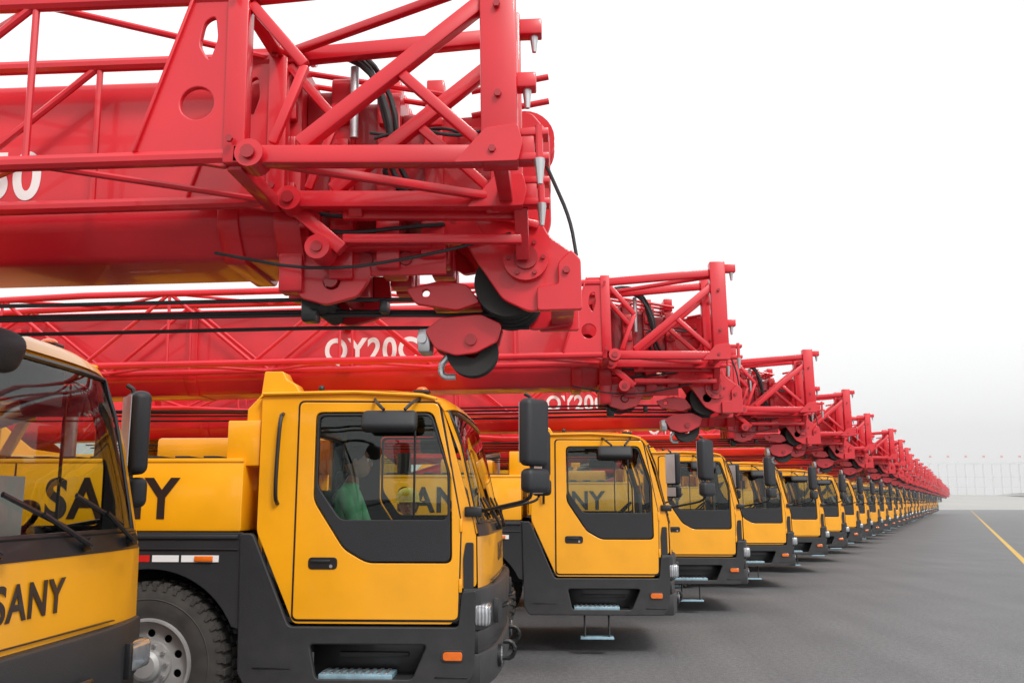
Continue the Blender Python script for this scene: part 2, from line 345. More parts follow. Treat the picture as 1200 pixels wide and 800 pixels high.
# ---------------------------------------------------------------- wheels
def build_wheel():
    b=B()
    prof=[(.30,-.13),(.36,-.155),(.46,-.16),(.515,-.145),(.53,-.12),(.53,.12),(.515,.145),(.46,.16),(.36,.155),(.30,.13)]
    b.lathe(prof,(0,0,0),RUB,56)
    for i in range(44):
        a=2*math.pi*i/44
        for y0,y1,o in((-.15,-.03,0),(.03,.15,.5)):
            M=Matrix.Rotation(-(a+o*2*math.pi/44),4,'Y')
            b.box(.522,.545,y0,y1,-.022,.022,RUB,0,M=M)
        M=Matrix.Rotation(-a,4,'Y'); b.box(.49,.535,-.162,-.14,-.012,.012,RUB,0,M=M)
    b.lathe([(.425,-.159),(.43,-.164),(.435,-.1605)],(0,0,0),RUB,56)
    b.lathe([(.305,-.13),(.30,-.155),(.285,-.155),(.275,-.12),(.268,-.06)],(0,0,0),SIL,48)
    holes=[circ(.20*math.cos(2*math.pi*k/10),.20*math.sin(2*math.pi*k/10),.027,12) for k in range(10)]
    b.plate(circ(0,0,.272,48),holes,-.075,-.06,SIL,.003)
    b.cyl((0,.0,0),(0,.03,0),.26,BLK,32)
    b.lathe([(.155,-.075),(.15,-.10),(.105,-.105),(.10,-.16),(.075,-.185),(.0,-.19)],(0,0,0),SIL,32)
    for k in range(10):
        a=2*math.pi*(k+.5)/10; b.cyl((.128*math.cos(a),-.10,.128*math.sin(a)),(.128*math.cos(a),-.135,.128*math.sin(a)),.013,STL,6)
    return b.mesh('wheel')

# ---------------------------------------------------------------- carrier
def build_carrier():
    b=B()
    for g in(-1,1):
        b.box(-10.9,-.42,g*.35,g*.47,.72,1.02,DG)
        b.box(-5.4,-1.99,g*.72,g*1.235,1.45,1.945,YEL,.015)
        b.box(-3.75,-3.735,g*1.23,g*1.237,1.47,1.92,BLK,.001)
        b.box(-5.4,-1.99,g*1.225,g*1.243,1.925,1.952,YEL,.004)
        arc=[(-2.66+.70*math.cos(R(a)),.54+.655*math.sin(R(a))) for a in range(25,146,6)]
        F=[(-1.97,1.445),(-1.97,.80)]+arc+[(-3.38,.92),(-4.0,.92),(-4.0,1.25),(-5.4,1.25),(-5.4,1.445)]
        b.plate(F,[],g*1.215,g*1.246,DG,.006)
        vs=[]
        for x,z in arc: vs+= [(x,g*1.22,z),(x,g*.6,z)]
        b.raw(vs,[[2*i,2*i+1,2*i+3,2*i+2] for i in range(len(arc)-1)],DG)
        b.box(-3.95,-2.0,g*1.24,g*1.262,1.40,1.43,DG,.006)
        b.box(-3.95,-2.0,g*1.24,g*1.256,1.325,1.335,BLK,.003)
        xx=-2.44;k=0
        while xx>-3.8:
            b.box(xx-.20,xx,g*1.247,g*1.2495,1.245,1.29,WHT if k%2==0 else REDL,.0); xx-=.22;k+=1
        b.box(-2.42,-2.14,g*1.247,g*1.252,1.245,1.29,WHT,.0)
        b.box(-2.32,-2.18,g*1.25,g*1.268,1.248,1.286,AMB,.015)
        b.box(-10.9,-5.42,g*.6,g*1.24,1.28,1.45,YEL,.01)
        b.plate([(-6.7,1.28),(-6.75,1.1),(-7.0,1.14),(-9.6,1.14),(-9.85,1.1),(-9.9,1.28)],[],g*1.2,g*1.24,DG,.005)
        b.box(-6.6,-5.5,g*.75,g*1.22,.75,1.24,YEL,.02); b.box(-5.2,-4.75,g*.6,g*1.25,.72,1.2,DG,.02)
        b.box(-4.6,-4.15,g*.7,g*1.24,.62,1.2,STL,.05)
        b.box(-10.8,-10.35,g*.6,g*1.25,.7,1.2,DG,.02)
        for x in(-5.0,-10.55):
            b.cyl((x,g*1.12,.35),(x,g*1.12,1.3),.07,STL); b.cyl((x,g*1.12,.32),(x,g*1.12,.38),.16,DG)
        b.tube([(-5.6,g*1.2,1.45),(-5.6,g*1.2,1.75),(-6.4,g*1.2,1.75),(-6.4,g*1.2,1.45)],.015,YEL,6)
    for x in(-2.66,-7.65,-8.98): b.cyl((x,-.95,.54),(x,.95,.54),.09,BLK)
    b.box(-5.35,-2.1,-.70,.70,1.3,1.98,DG,.02)
    for i in range(12): b.box(-5.2+i*.24,-5.08+i*.24,-.6,.6,1.98,2.0,BLK,.004)
    b.box(-10.9,-5.42,-.6,.6,1.2,1.43,DG)
    b.box(-5.3,-5.0,-.5,.5,1.95,2.35,YEL,.02)
    b.box(-3.2,-2.3,-.45,.45,.55,1.3,BLK,.03)
    b.cyl((-3.6,-.2,2.0),(-3.6,-.2,2.25),.09,BLK); b.cyl((-4.4,.62,2.0),(-4.4,.62,2.5),.07,STL)
    b.box(-3.1,-2.4,-.3,.6,1.98,2.16,YEL,.03)
    for g in(-1,1): b.beam((-4.9,g*.35,1.98),(-4.7,g*.38,2.38),.08,.08,YEL)
    b.box(-4.82,-4.62,-.42,.42,2.36,2.46,YEL,.01)
    b.text('SANY',.385,(-3.50,-1.2385,1.545),MXZ,BLT,.028,sx=1.0)
    Mf=Matrix.Rotation(math.pi,4,'Z')@MXZ
    b.text('SANY',.385,(-2.35,1.2385,1.545),Mf,BLT,.028)
    b.cyl((-7.9,0,1.42),(-7.9,0,1.6),.7,DG,40)
    for g in(-1,1):
        b.plate(rp([(-6.3,1.6),(-10.9,1.6),(-11.1,2.2),(-10.4,2.9),(-9.6,3.0),(-8.6,2.3),(-6.3,2.0)],.05),[circ(-8,1.9,.12)],g*.38,g*.42,YEL,.006)
        b.box(-8.9,-6.9,g*.44,g*1.2,1.62,1.72,YEL,.01)
    b.box(-11.9,-10.95,-1.2,1.2,1.6,2.35,YEL,.08,seg=3)
    b.box(-10.8,-9.2,-1.15,-.45,1.7,2.35,YEL,.03)
    b.cyl((-10.3,-.38,2.35),(-10.3,.38,2.35),.28,RUB,24)
    b.box(-8.8,-7.1,-1.15,-.5,1.72,2.2,YEL,.03)
    P=rp([(-6.1,1.65),(-7.65,1.65),(-7.7,2.95),(-7.5,3.05),(-6.5,3.05),(-6.15,2.5)],.06)
    W=rp([(-6.25,2.15),(-7.55,2.15),(-7.6,2.9),(-6.55,2.93),(-6.3,2.5)],.05)
    for y in(.5,1.2):
        b.plate(P,[W],y-.02,y+.02,YEL,.004); b.plate(W,[],y-.004,y+.004,GLS,0)
    b.box(-7.65,-6.45,.5,1.2,3.04,3.08,YEL,.01); b.box(-7.7,-6.1,.5,1.2,1.62,1.68,YEL)
    b.box(-7.7,-7.66,.52,1.18,1.68,3.0,YEL); b.box(-6.14,-6.1,.52,1.18,1.68,2.45,GLS,0)
    b.box(-7.2,-6.8,.65,1.05,1.7,2.5,SEAT,.06)
    b.cyl((-6.5,0,1.85),(-4.9,0,2.3),.13,RED,24); b.cyl((-4.9,0,2.3),(-4.3,0,2.47),.09,STL,20)
    return b.mesh('carrier_body',sx=KX)

# ---------------------------------------------------------------- boom (tip at x=0)
def sec(b,x0,x1,hw,z0,z1,mat,ch=.12):
    o=rp([(-hw,z1),(-hw,z0+ch),(-hw+ch*.8,z0),(hw-ch*.8,z0),(hw,z0+ch),(hw,z1)],.03,3)
    b.plate(o,[],x0,x1,mat,.006,M=MYZ)
def bolt(b,x,y,z,r,mat,g=-1,t=.012): b.cyl((x,y,z),(x,y+g*t,z),r,mat,6 if r<.02 else 20)
def build_boom():
    b=B()
    sec(b,-11.6,-1.05,.29,2.585,3.28,RED)
    for x in(-10.8,-7.6,-4.4,): sec(b,x-.05,x+.05,.30,2.575,3.29,RED)
    sec(b,-1.30,-1.22,.305,2.565,3.30,RED); sec(b,-1.08,-.98,.325,2.545,3.32,RED)
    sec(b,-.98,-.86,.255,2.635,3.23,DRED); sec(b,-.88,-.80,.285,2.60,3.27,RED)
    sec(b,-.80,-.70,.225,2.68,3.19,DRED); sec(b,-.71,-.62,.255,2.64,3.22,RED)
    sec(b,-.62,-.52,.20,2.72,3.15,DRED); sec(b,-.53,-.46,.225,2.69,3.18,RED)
    sec(b,-.46,-.15,.17,2.76,3.10,RED)
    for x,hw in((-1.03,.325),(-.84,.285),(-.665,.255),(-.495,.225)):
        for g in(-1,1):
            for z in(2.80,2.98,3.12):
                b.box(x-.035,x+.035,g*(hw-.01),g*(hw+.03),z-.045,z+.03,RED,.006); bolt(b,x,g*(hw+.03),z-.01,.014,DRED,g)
        for yy in(-.13,.0,.13): b.box(x-.035,x+.035,yy-.04,yy+.04,3.2,3.34-(1.0+x)*.12 if x<-.9 else 3.30,RED,.006)
        for yy in(-.26,-.12,.06,.2): b.box(x-.045,x+.045,yy,yy+.09,2.44+(x+1.03)*.22,2.72,RED,.008)
    b.box(-1.0,-.45,-.22,-.20,2.50,2.66,RED,.004); b.box(-.92,-.5,-.30,-.22,2.585,2.615,RED,.004)
    for x in(-.9,-.75,-.6): b.cyl((x,-.24,2.56),(x,-.20,2.56),.025,DRED,12)
    for g in(-1,1):
        b.plate(rp([(-1.10,2.60),(-.74,2.60),(-.73,2.50),(-.78,2.42),(-.90,2.39),(-1.0,2.42),(-1.05,2.52)],.02),[circ(-.88,2.48,.03)],g*.20,g*.23,RED,.004)
    b.cyl((-.88,-.25,2.48),(-.88,.25,2.48),.026,DRED)
    b.cyl((-.96,-.18,2.43),(-.96,.18,2.43),.04,RUB)
    for yy in(-.2,-.08,.08,.2): b.cyl((-1.0,yy,3.33),(-.45,yy,3.22),.012,RED,8)
    for k,(y,h) in enumerate(((-.31,3.34),(-.34,3.30),(-.29,3.36))):
        b.tube([(-1.15,y,3.30),(-.95+.03*k,y-.02,h+.03),(-.72,y-.03,h-.02),(-.66+.03*k,y-.02,3.05),(-.60-.05*k,y,2.85),(-.52,y+.04,2.78)],.011,CAB,8,2)
    b.tube([(-.72,-.33,3.02),(-.60,-.36,2.99),(-.45,-.35,3.03),(-.35,-.34,2.99),(-.5,-.37,3.0),(-.66,-.35,3.0)],.006,CAB,6,2)
    b.tube([(-.70,-.35,2.99),(-.55,-.37,3.02),(-.40,-.36,2.98),(-.30,-.34,3.01)],.006,CAB,6,2)
    b.cyl((-.78,-.335,3.0),(-.78,-.335,3.28),.016,STL,12)
    for z in(2.72,2.66): b.tube([(-.95,-.33,z),(-.8,-.34,z-.03),(-.6,-.3,z),(-.45,-.26,z+.02)],.008,CAB,6,2)
    b.box(-.40,-.28,-.215,-.18,2.98,3.08,RED,.006); b.box(-.98,-.90,-.34,-.30,2.66,2.74,RED,.006)
    b.ball((-1.02,-.2,3.40),.045,BLK,(1.1,1,1)); b.cyl((-1.02,-.2,3.30),(-1.02,-.2,3.40),.02,BLK); b.cyl((-.985,-.2,3.40),(-.965,-.2,3.40),.042,STL)
    CH=rp([(-.50,3.12),(-.12,3.14),(-.05,3.05),(-.05,2.80),(-.09,2.70),(-.06,2.64),(.02,2.58),(.035,2.37),(-.14,2.35),(-.24,2.40),(-.33,2.54),(-.40,2.66),(-.50,2.74)],.025)
    for y in(-.20,.175):
        b.plate(CH,[circ(-.30,2.92,.05),circ(-.02,2.42,.018)],y,y+.025,RED,.005)
    for g in(-1,1):
        b.cyl((-.15,g*.18,2.55),(-.15,g*.235,2.55),.085,RED,28); b.cyl((-.15,g*.235,2.55),(-.15,g*.25,2.55),.045,DRED,20)
        for k in range(6):
            a=k*math.pi/3; bolt(b,-.15+.065*math.cos(a),g*.235,2.55+.065*math.sin(a),.009,DRED,g)
        b.plate(rp([(-.11,2.35),(.055,2.35),(.055,2.54),(.02,2.58),(-.03,2.53),(-.03,2.45),(-.11,2.44)],.012),[],g*.20,g*.228,RED,.004)
        b.beam((-.36,g*.21,2.75),(-.10,g*.21,2.68),.03,.03,RED)
        b.plate(rp([(-.48,2.75),(-.36,2.75),(-.30,2.62),(-.42,2.60),(-.5,2.66)],.015),[],g*.20,g*.24,RED,.004)
        for x,z in((-.42,2.70),(-.1,3.0),(-.42,3.05),(.0,2.5)): bolt(b,x,g*.23,z,.014,DRED,g)
    for y in(-.12,-.04,.04,.12):
        b.lathe([(.05,-.03),(.10,-.03),(.13,-.034),(.11,-.008),(.11,.008),(.13,.034),(.10,.03),(.05,.03)],(-.22,y,2.475),RUB,36)
        if abs(y)<.1: b.lathe([(.03,-.025),(.12,-.03),(.10,0),(.12,.03),(.03,.025)],(-.15,y,3.08),RED,28)
    b.cyl((-.22,-.2,2.475),(-.22,.2,2.475),.035,DRED)
    b.box(-.06,.03,-.17,.17,2.37,2.40,RED,.004); b.box(-.5,-.1,-.17,.17,2.78,2.80,RED,.004)
    for z in(3.18,3.28): b.cyl((-.35,-.2,z-.05),(-.05,-.2,z),.012,RED)
    HX=-.05
    for y in(-.085,.045):
        b.plate(rp([(-.50+HX,2.31),(-.44+HX,2.36),(-.28+HX,2.37),(-.20+HX,2.33),(-.22+HX,2.26),(-.30+HX,2.22),(-.38+HX,2.21),(-.46+HX,2.24)],.015),[],y,y+.02,RED,.004)
    b.lathe([(.03,-.03),(.075,-.035),(.10,-.04),(.082,0),(.10,.04),(.075,.035),(.03,.03)],(-.32+HX,-.01,2.235),RUB,32)
    b.cyl((-.32+HX,-.10,2.27),(-.32+HX,.08,2.27),.022,DRED)
    b.box(-.53+HX,-.48+HX,-.07,.05,2.23,2.32,STL,.01); b.cyl((-.51+HX,-.09,2.28),(-.51+HX,.06,2.28),.018,STL)
    b.tube([(-.42+HX,0,2.22),(-.45+HX,0,2.18),(-.44+HX,0,2.14),(-.39+HX,0,2.14)],.013,STL,8,2)
    b.plate(rp([(-.62,2.47),(-.48,2.50),(-.38,2.48),(-.33,2.41),(-.42,2.38),(-.58,2.41)],.015),[circ(-.54,2.45,.015)],-.12,-.09,RED,.004)
    b.box(-.52,-.33,-.09,.06,2.40,2.44,RED,.006)
    for y,z0,z1 in((-.10,2.44,2.53),(-.04,2.39,2.50),(.04,2.42,2.54),(.12,2.37,2.48)):
        pts=[(-.15,y,z0-.02)]
        for k in range(1,11):
            t=k/10; pts.append((-.15-9*t,y*(1+t),z0+(z1-z0)*min(1,t*1.6)-.05*math.sin(math.pi*t)))
        b.tube(pts,.008,CAB,6)
    b.tube([(-.10,-.215,3.0),(-.04,-.22,2.85),(.02,-.215,2.70),(.04,-.205,2.56)],.007,CAB,6,2)
    b.tube([(-.2,-.32,2.62),(-.5,-.34,2.54),(-.9,-.33,2.49),(-1.3,-.31,2.58)],.006,CAB,6,2)
    b.box(-1.02,-.96,-.14,-.06,2.35,2.45,BLK,.01); b.box(-.72,-.69,-.12,-.04,2.38,2.43,BLK,.006)
    return b.mesh('telescopic_boom')
def build_label(txt,x,size=.27):
    b=B(); b.text(txt,size,(x,-.2925,2.82),MXZ,WHT,.026,sx=.86); return b.mesh('boom_label')
def build_jib():
    b=B(); yn,yf=-.84,-.40; zb,zt=2.74,3.29
    for y in(yn,yf):
        b.box(-.055,.06,y-.045,y+.045,2.68,3.42,RED,.008)
        b.box(-.87,-.80,y-.03,y+.03,zb-.03,3.34,RED,.006)
        b.beam((-.84,y,zb),(-.05,y,2.715),.06,.06,RED); b.beam((-.84,y,zt),(-.05,y,3.34),.05,.055,RED)
        b.beam((-.63,y,2.77),(-.04,y,3.24),.05,.05,RED)
        b.beam((-.31,y,3.0),(-.06,y,2.76),.032,.034,RED)
        b.beam((-.80,y,3.26),(-.62,y,3.04),.032,.034,RED); b.beam((-.62,y,3.04),(-.72,y,2.78),.026,.03,RED)
        b.plate(rp([(-.86,3.33),(-.97,3.33),(-1.16,2.76),(-.86,2.70)],.02),[rp([(-.93,3.06),(-.965,3.12),(-.95,3.20),(-.915,3.22),(-.905,3.14)],.02),circ(-.965,2.92,.055)],y-.012,y+.012,RED,.004)
        b.beam((-.97,y,3.33),(-1.16,y,2.76),.05,.012,RED)
        b.cyl((-.78,y-.05,2.735),(-.78,y+.05,2.735),.045,RED,20); b.cyl((-.78,y-.065,2.735),(-.78,y+.065,2.735),.022,DRED,12)
        for z in(2.70,2.78): b.box(.05,.155,y-.035,y+.035,z-.012,z+.012,RED,.004)
        b.box(.05,.11,y-.03,y+.03,2.70,2.78,RED,.004)
        b.cyl((.125,y-.03,2.69),(.125,y-.03,2.80),.012,RED,10); b.cyl((.125,y-.03,2.69),(.125,y-.03,2.61),.018,STL,12,.008)
        b.box(.05,.12,y-.03,y+.03,2.93,2.98,RED,.006); b.cyl((.09,y,2.94),(.09,y,2.87),.016,STL,12,.008)
        b.box(.05,.14,y-.03,y+.03,3.34,3.40,RED,.006); b.cyl((.11,y,3.34),(.11,y,3.28),.016,STL,12,.008)
        b.plate(rp([(-.14,2.68),(.06,2.68),(.075,2.74),(.06,2.80),(-.04,2.79)],.01),[],y-.052,y-.046,RED,.002)
        for x,z in((-.02,2.72),(.0,2.9),(.0,3.2),(-.84,2.78),(-.84,3.28)): bolt(b,x,y-.05,z,.012,DRED)
    for x in(0,-.84):
        for z in(2.72,3.31): b.beam((x,yn,z),(x,yf,z),.05,.05,RED)
    b.beam((-.84,yn,2.74),(0,yf,2.72),.03,.03,RED); b.beam((-.84,yf,3.3),(0,yn,3.32),.03,.03,RED)
    for z in(2.69,2.60): b.beam((-.60,-.36,z),(.05,-.33,z-.01),.035,.035,RED)
    b.beam((-.80,-.36,2.74),(-.60,-.36,2.56),.05,.05,RED); b.beam((.05,-.38,2.70),(.05,-.26,2.54),.05,.05,RED)
    for x in(-.55,-.05): b.beam((x,-.40,2.70),(x,-.25,2.78),.05,.06,RED)
    for x in(-2.9,-5.6): b.beam((x,yf,zb+.05),(x,-.28,zb+.05),.08,.08,RED); b.beam((x,yf,3.1),(x,-.28,3.1),.06,.06,RED)
    b.cyl((-.68,-.42,2.56),(-.68,-.30,2.56),.045,RED,20); b.cyl((-.68,-.43,2.56),(-.68,-.42,2.56),.02,DRED,12)
    def c(x,k):
        t=max(0,min(1,(-x-5.2)/2.4)); ym=(yn+yf)/2; zm=3.05
        ys=[yn,yf][k%2]; zs=[zb,zt][k//2]
        return Vector((x,ys+(ym-ys)*t*.5,zs+(zm-zs)*t*.6))
    xs=[-.86]; 
    while xs[-1]>-7.5: xs.append(xs[-1]-.66)
    for k in range(4): b.tube([c(x,k) for x in xs],.026,RED,10)
    for i,(a,d) in enumerate(zip(xs,xs[1:])):
        for lo,hi in[(0,2),(1,3)]:
            p,q=(lo,hi) if i%2==0 else (hi,lo)
            if i>0: b.tube([c(a,p),c(d,q)],.014,RED,8)
            if i%2==0: b.tube([c(d,lo),c(d,hi)],.012,RED,8)
        for s1,s2 in((0,1),(2,3)):
            p,q=(s1,s2) if i%2 else (s2,s1)
            b.tube([c(a,p),c(d,q)],.012,RED,8)
    b.box(-7.95,-7.85,-.72,-.52,2.85,3.2,RED); b.cyl((-7.98,-.66,3.0),(-7.98,-.58,3.0),.12,RUB,24)
    return b.mesh('lattice_jib')

meshes=dict(cab=build_cab(),mn=build_mirror(-1),mf=build_mirror(1),fm=build_frontmirror(),wheel=build_wheel(),car=build_carrier(),boom=build_boom(),jib=build_jib(),lab=build_label('QY20C',-3.30),lab50=build_label('QY50',-2.56,.26))

TILT=R(-.9)
F=1100.0; yaw=math.atan(50/F); phi=math.atan(520/F)-yaw
X0,Y0=-.32,7.75; DY=4.12; DX=DY*math.tan(phi)
def crane(X,Y,bx,first=False):
    e=empty('truck_crane',(X,Y,0))
    place(meshes['cab'],'driver_cab',e); place(meshes['car'],'carrier_body',e)
    place(meshes['mn'],'side_mirror',e); place(meshes['mf'],'side_mirror',e,(0,0,0) if not first else (-.52,-.05,-.09))
    if first: place(meshes['fm'],'front_mirror',e)
    for x in(-2.66,-7.65,-8.98):
        place(meshes['wheel'],'wheel',e,(x*KX,-1.06,.555),(0,random.uniform(0,6),0),(1.02,1,1.02))
        place(meshes['wheel'],'wheel',e,(x*KX,1.06,.555),(0,0,math.pi),(1.02,1,1.02))
    j=random.uniform(-.06,.06) if Y>9 else 0
    tl=TILT+(random.uniform(-.004,.004) if Y>9 else 0)
    place(meshes['boom'],'telescopic_boom',e,(bx+j,0,0),(0,tl,0)); place(meshes['jib'],'lattice_jib',e,(bx-.21+j,0,0),(0,tl,0))
    place(meshes['lab50' if first else 'lab'],'boom_label',e,(bx+j,0,0),(0,tl,0))
    return e
crane(X0-DX+.10,Y0-DY,2.03,True)
crane(X0,Y0,1.80)
for i in range(1,33):
    crane(X0+DX*i+random.uniform(-.08,.08),Y0+DY*i+random.uniform(-.08,.08),1.80)

# ---------------------------------------------------------------- people
def person(name,loc,rotz,J,top,bot,helmet=True):
    e=empty(name,loc,(0,0,rotz))
    names=list(J.keys()); idx={n:i for i,n in enumerate(names)}
    E=[('pelvis','spine'),('spine','chest'),('chest','neck'),('neck','skull')]
    for s in 'LR': E+=[('chest','sh'+s),('sh'+s,'el'+s),('el'+s,'wr'+s),('wr'+s,'pa'+s),('pelvis','hip'+s),('hip'+s,'kn'+s),('kn'+s,'an'+s),('an'+s,'to'+s)]
    me=bpy.data.meshes.new('sk'); me.from_pydata([J[n][0] for n in names],[(idx[a],idx[b]) for a,b in E],[])
    ob=bpy.data.objects.new('sk',me); col.objects.link(ob)
    ob.modifiers.new('s','SKIN'); sv=me.skin_vertices[0].data
    for n in names: r=J[n][1]; sv[idx[n]].radius=(r,r) if not isinstance(r,tuple) else r
    sv[idx['pelvis']].use_root=True
    sd=ob.modifiers.new('d','SUBSURF'); sd.levels=2; sd.render_levels=2
    dg=bpy.context.evaluated_depsgraph_get(); m2=bpy.data.meshes.new_from_object(ob.evaluated_get(dg)); m2.name='body'
    bpy.data.objects.remove(ob)
    m2.materials.clear()
    for m in(top,bot,SKIN,BLK): m2.materials.append(m)
    segs=[]
    for a,b_ in E:
        A=Vector(J[a][0]);C=Vector(J[b_][0])
        if b_ in('skull',) or b_[:2]=='pa': k=2
        elif b_[:2] in('kn','an') or b_[:3]=='hip': k=1
        elif b_[:2]=='to': k=3
        else: k=0
        segs.append((A,C,k))
    for p in m2.polygons:
        c=p.center; best=9;bk=0
        for A,C,k in segs:
            d=C-A; t=max(0,min(1,(c-A).dot(d)/d.length_squared)); q=(A+d*t-c).length
            if q<best: best=q;bk=k
        p.material_index=bk; p.use_smooth=True
    place(m2,'body',e)
    h=B(); hc=Vector(J['skull'][0])+Vector((0,-.02,.09))
    h.ball(hc,.1,SKIN,(.78,.95,1.18),24,18); h.ball(hc+Vector((0,-.035,-.05)),.07,SKIN,(.8,.9,.95))
    h.ball(hc+Vector((0,.012,.03)),.1,HAIR,(.83,.95,1.0),20,14)
    h.ball(hc+Vector((0,-.10,-.015)),.017,SKIN,(.8,1.2,1.5)); h.box(-.025,.025,-.103,-.085,-.058,-.05,REDL,.003,M=Matrix.Translation(hc))
    for s in(-1,1):
        h.ball(hc+Vector((s*.032,-.083,.012)),.013,WHT); h.ball(hc+Vector((s*.032,-.093,.012)),.006,HAIR)
        h.ball(hc+Vector((s*.08,0,-.005)),.028,SKIN,(.35,.7,1.1)); h.box(s*.018,s*.048,-.095,-.085,.03,.036,HAIR,.002,M=Matrix.Translation(hc))
    place(h.mesh('head'),'head',e)
    if helmet:
        k=B(); pr=[(.122,0),(.120,.04),(.108,.085),(.08,.12),(.04,.138),(.0,.142)]
        k.lathe(pr,tuple(hc+Vector((0,.0,.035))),HELM,28,'Z')
        k.lathe([(.12,.0),(.145,-.006),(.145,-.002),(.12,.006)],tuple(hc+Vector((0,-.012,.035))),HELM,28,'Z')
        k.tube([hc+Vector((0,.11,.08)),hc+Vector((0,.06,.165)),hc+Vector((0,0,.18)),hc+Vector((0,-.06,.165)),hc+Vector((0,-.11,.08))],.01,HELM,8,1)
        place(k.mesh('hard_hat'),'hard_hat',e)
    f=B()
    for s in 'LR':
        sg=-1 if s=='L' else 1
        w=Vector(J['wr'+s][0]); p=Vector(J['pa'+s][0]); d=(p-w).normalized(); sd_=d.cross(Vector((0,1,0.2))).normalized(); nn=d.cross(sd_)
        for q,(o,L) in enumerate(((-.028,.062),(-.010,.072),(.009,.068),(.027,.052))):
            a=p+sd_*o; f.tube([a-d*.02,a+d*L*.5+nn*.004,a+d*L*.8+nn*.018,a+d*L+nn*.034],.0085,SKIN,8,1)
        a=w+d*.03+sd_*.028*(-sg); f.tube([a,a+d*.03+sd_*.022*(-sg),a+d*.06+sd_*.03*(-sg)+nn*.01],.010,SKIN,8,1)
    place(f.mesh('fingers'),'fingers',e)
    return e
def stand():
    J={'pelvis':((0,0,.93),(.15,.11)),'spine':((0,.0,1.12),(.135,.10)),'chest':((0,0,1.32),(.16,.11)),'neck':((0,.01,1.46),.055),'skull':((0,0,1.53),.05)}
    for s,g in(('L',-1),('R',1)):
        J['sh'+s]=((g*.18,0,1.39),.058);J['el'+s]=((g*.26,.03,1.12),.042);J['wr'+s]=((g*.24,-.12,.93),.028);J['pa'+s]=((g*.23,-.19,.90),(.034,.02))
        J['hip'+s]=((g*.09,0,.87),.092);J['kn'+s]=((g*.11,-.02,.48),.064);J['an'+s]=((g*.12,.02,.10),.045);J['to'+s]=((g*.14,-.13,.045),.04)
    return J
def sit():
    J={'pelvis':((0,0,.12),(.16,.12)),'spine':((0,.03,.30),(.14,.105)),'chest':((0,.03,.50),(.165,.115)),'neck':((0,0,.64),.055),'skull':((0,-.02,.71),.05)}
    for s,g in(('L',-1),('R',1)):
        J['sh'+s]=((g*.18,.02,.57),.06);J['el'+s]=((g*.24,-.08,.32),.044);J['wr'+s]=((g*.15,-.30,.26),.03);J['pa'+s]=((g*.13,-.37,.245),(.034,.02))
        J['hip'+s]=((g*.09,-.03,.09),.095);J['kn'+s]=((g*.12,-.42,.10),.066);J['an'+s]=((g*.12,-.42,-.25),.046);J['to'+s]=((g*.13,-.56,-.30),.042)
    return J
person('worker',(-1.50,9.62,0),R(10),stand(),ORG,TRO)
person('worker',(X0-1.22,Y0-.62,1.15),R(90),sit(),GREEN,TRO,False)

# ---------------------------------------------------------------- ground
def asphalt():
    m,t,b=nt('asphalt'); N=t.nodes;L=t.links
    tc=N.new('ShaderNodeTexCoord')
    def noise(s,d=6,vec=None):
        n=N.new('ShaderNodeTexNoise'); n.inputs['Scale'].default_value=s; n.inputs['Detail'].default_value=d; L.new(vec or tc.outputs['Object'],n.inputs['Vector']); return n
    big=noise(.5,9); fine=noise(75,4); mid=noise(18,8)
    mp=N.new('ShaderNodeMapping'); mp.inputs['Rotation'].default_value=(0,0,phi); mp.inputs['Scale'].default_value=(1.6,.05,1); L.new(tc.outputs['Object'],mp.inputs[0])
    st=noise(.9,6,mp.outputs[0])
    c1=N.new('ShaderNodeValToRGB'); c1.color_ramp.elements[0].position=.3;c1.color_ramp.elements[0].color=(.108,.110,.116,1); c1.color_ramp.elements[1].position=.7;c1.color_ramp.elements[1].color=(.158,.159,.163,1)
    ad=N.new('ShaderNodeMath');ad.operation='ADD'; L.new(big.outputs['Fac'],ad.inputs[0]); L.new(st.outputs['Fac'],ad.inputs[1])
    hf=N.new('ShaderNodeMath');hf.operation='MULTIPLY';hf.inputs[1].default_value=.5; L.new(ad.outputs[0],hf.inputs[0]); L.new(hf.outputs[0],c1.inputs[0])
    c2=N.new('ShaderNodeMapRange'); c2.inputs[1].default_value=.3;c2.inputs[2].default_value=.7;c2.inputs[3].default_value=.5;c2.inputs[4].default_value=1.45; L.new(fine.outputs['Fac'],c2.inputs[0])
    c3=N.new('ShaderNodeMapRange'); c3.inputs[1].default_value=.3;c3.inputs[2].default_value=.7;c3.inputs[3].default_value=.78;c3.inputs[4].default_value=1.2; L.new(mid.outputs['Fac'],c3.inputs[0])
    m2=N.new('ShaderNodeMath');m2.operation='MULTIPLY'; L.new(c2.outputs[0],m2.inputs[0]); L.new(c3.outputs[0],m2.inputs[1])
    vm=N.new('ShaderNodeVectorMath');vm.operation='SCALE'; L.new(c1.outputs[0],vm.inputs[0]); L.new(m2.outputs[0],vm.inputs['Scale'])
    L.new(vm.outputs[0],b.inputs['Base Color']); b.inputs['Roughness'].default_value=.7
    bp=N.new('ShaderNodeBump'); bp.inputs['Strength'].default_value=.6;bp.inputs['Distance'].default_value=.01; L.new(fine.outputs['Fac'],bp.inputs['Height']); L.new(bp.outputs[0],b.inputs['Normal'])
    return m
ASP=asphalt()
YLN=paint('yellow_line_paint',(.66,.42,.08),.7,0,var=.35,scale=5)
CON=paint('pale_concrete',(.46,.45,.42),.85,0,var=.15,scale=.05)
PALE=paint('pale_structure',(.74,.76,.78),.6,0,var=.03)  # white columns; distance haze is put into this light grey colour
GRS=paint('dry_grass',(.20,.21,.13),.95,0,var=.4,scale=.2)
FLG=paint('flag_cloth',(.65,.12,.10),.8,0)
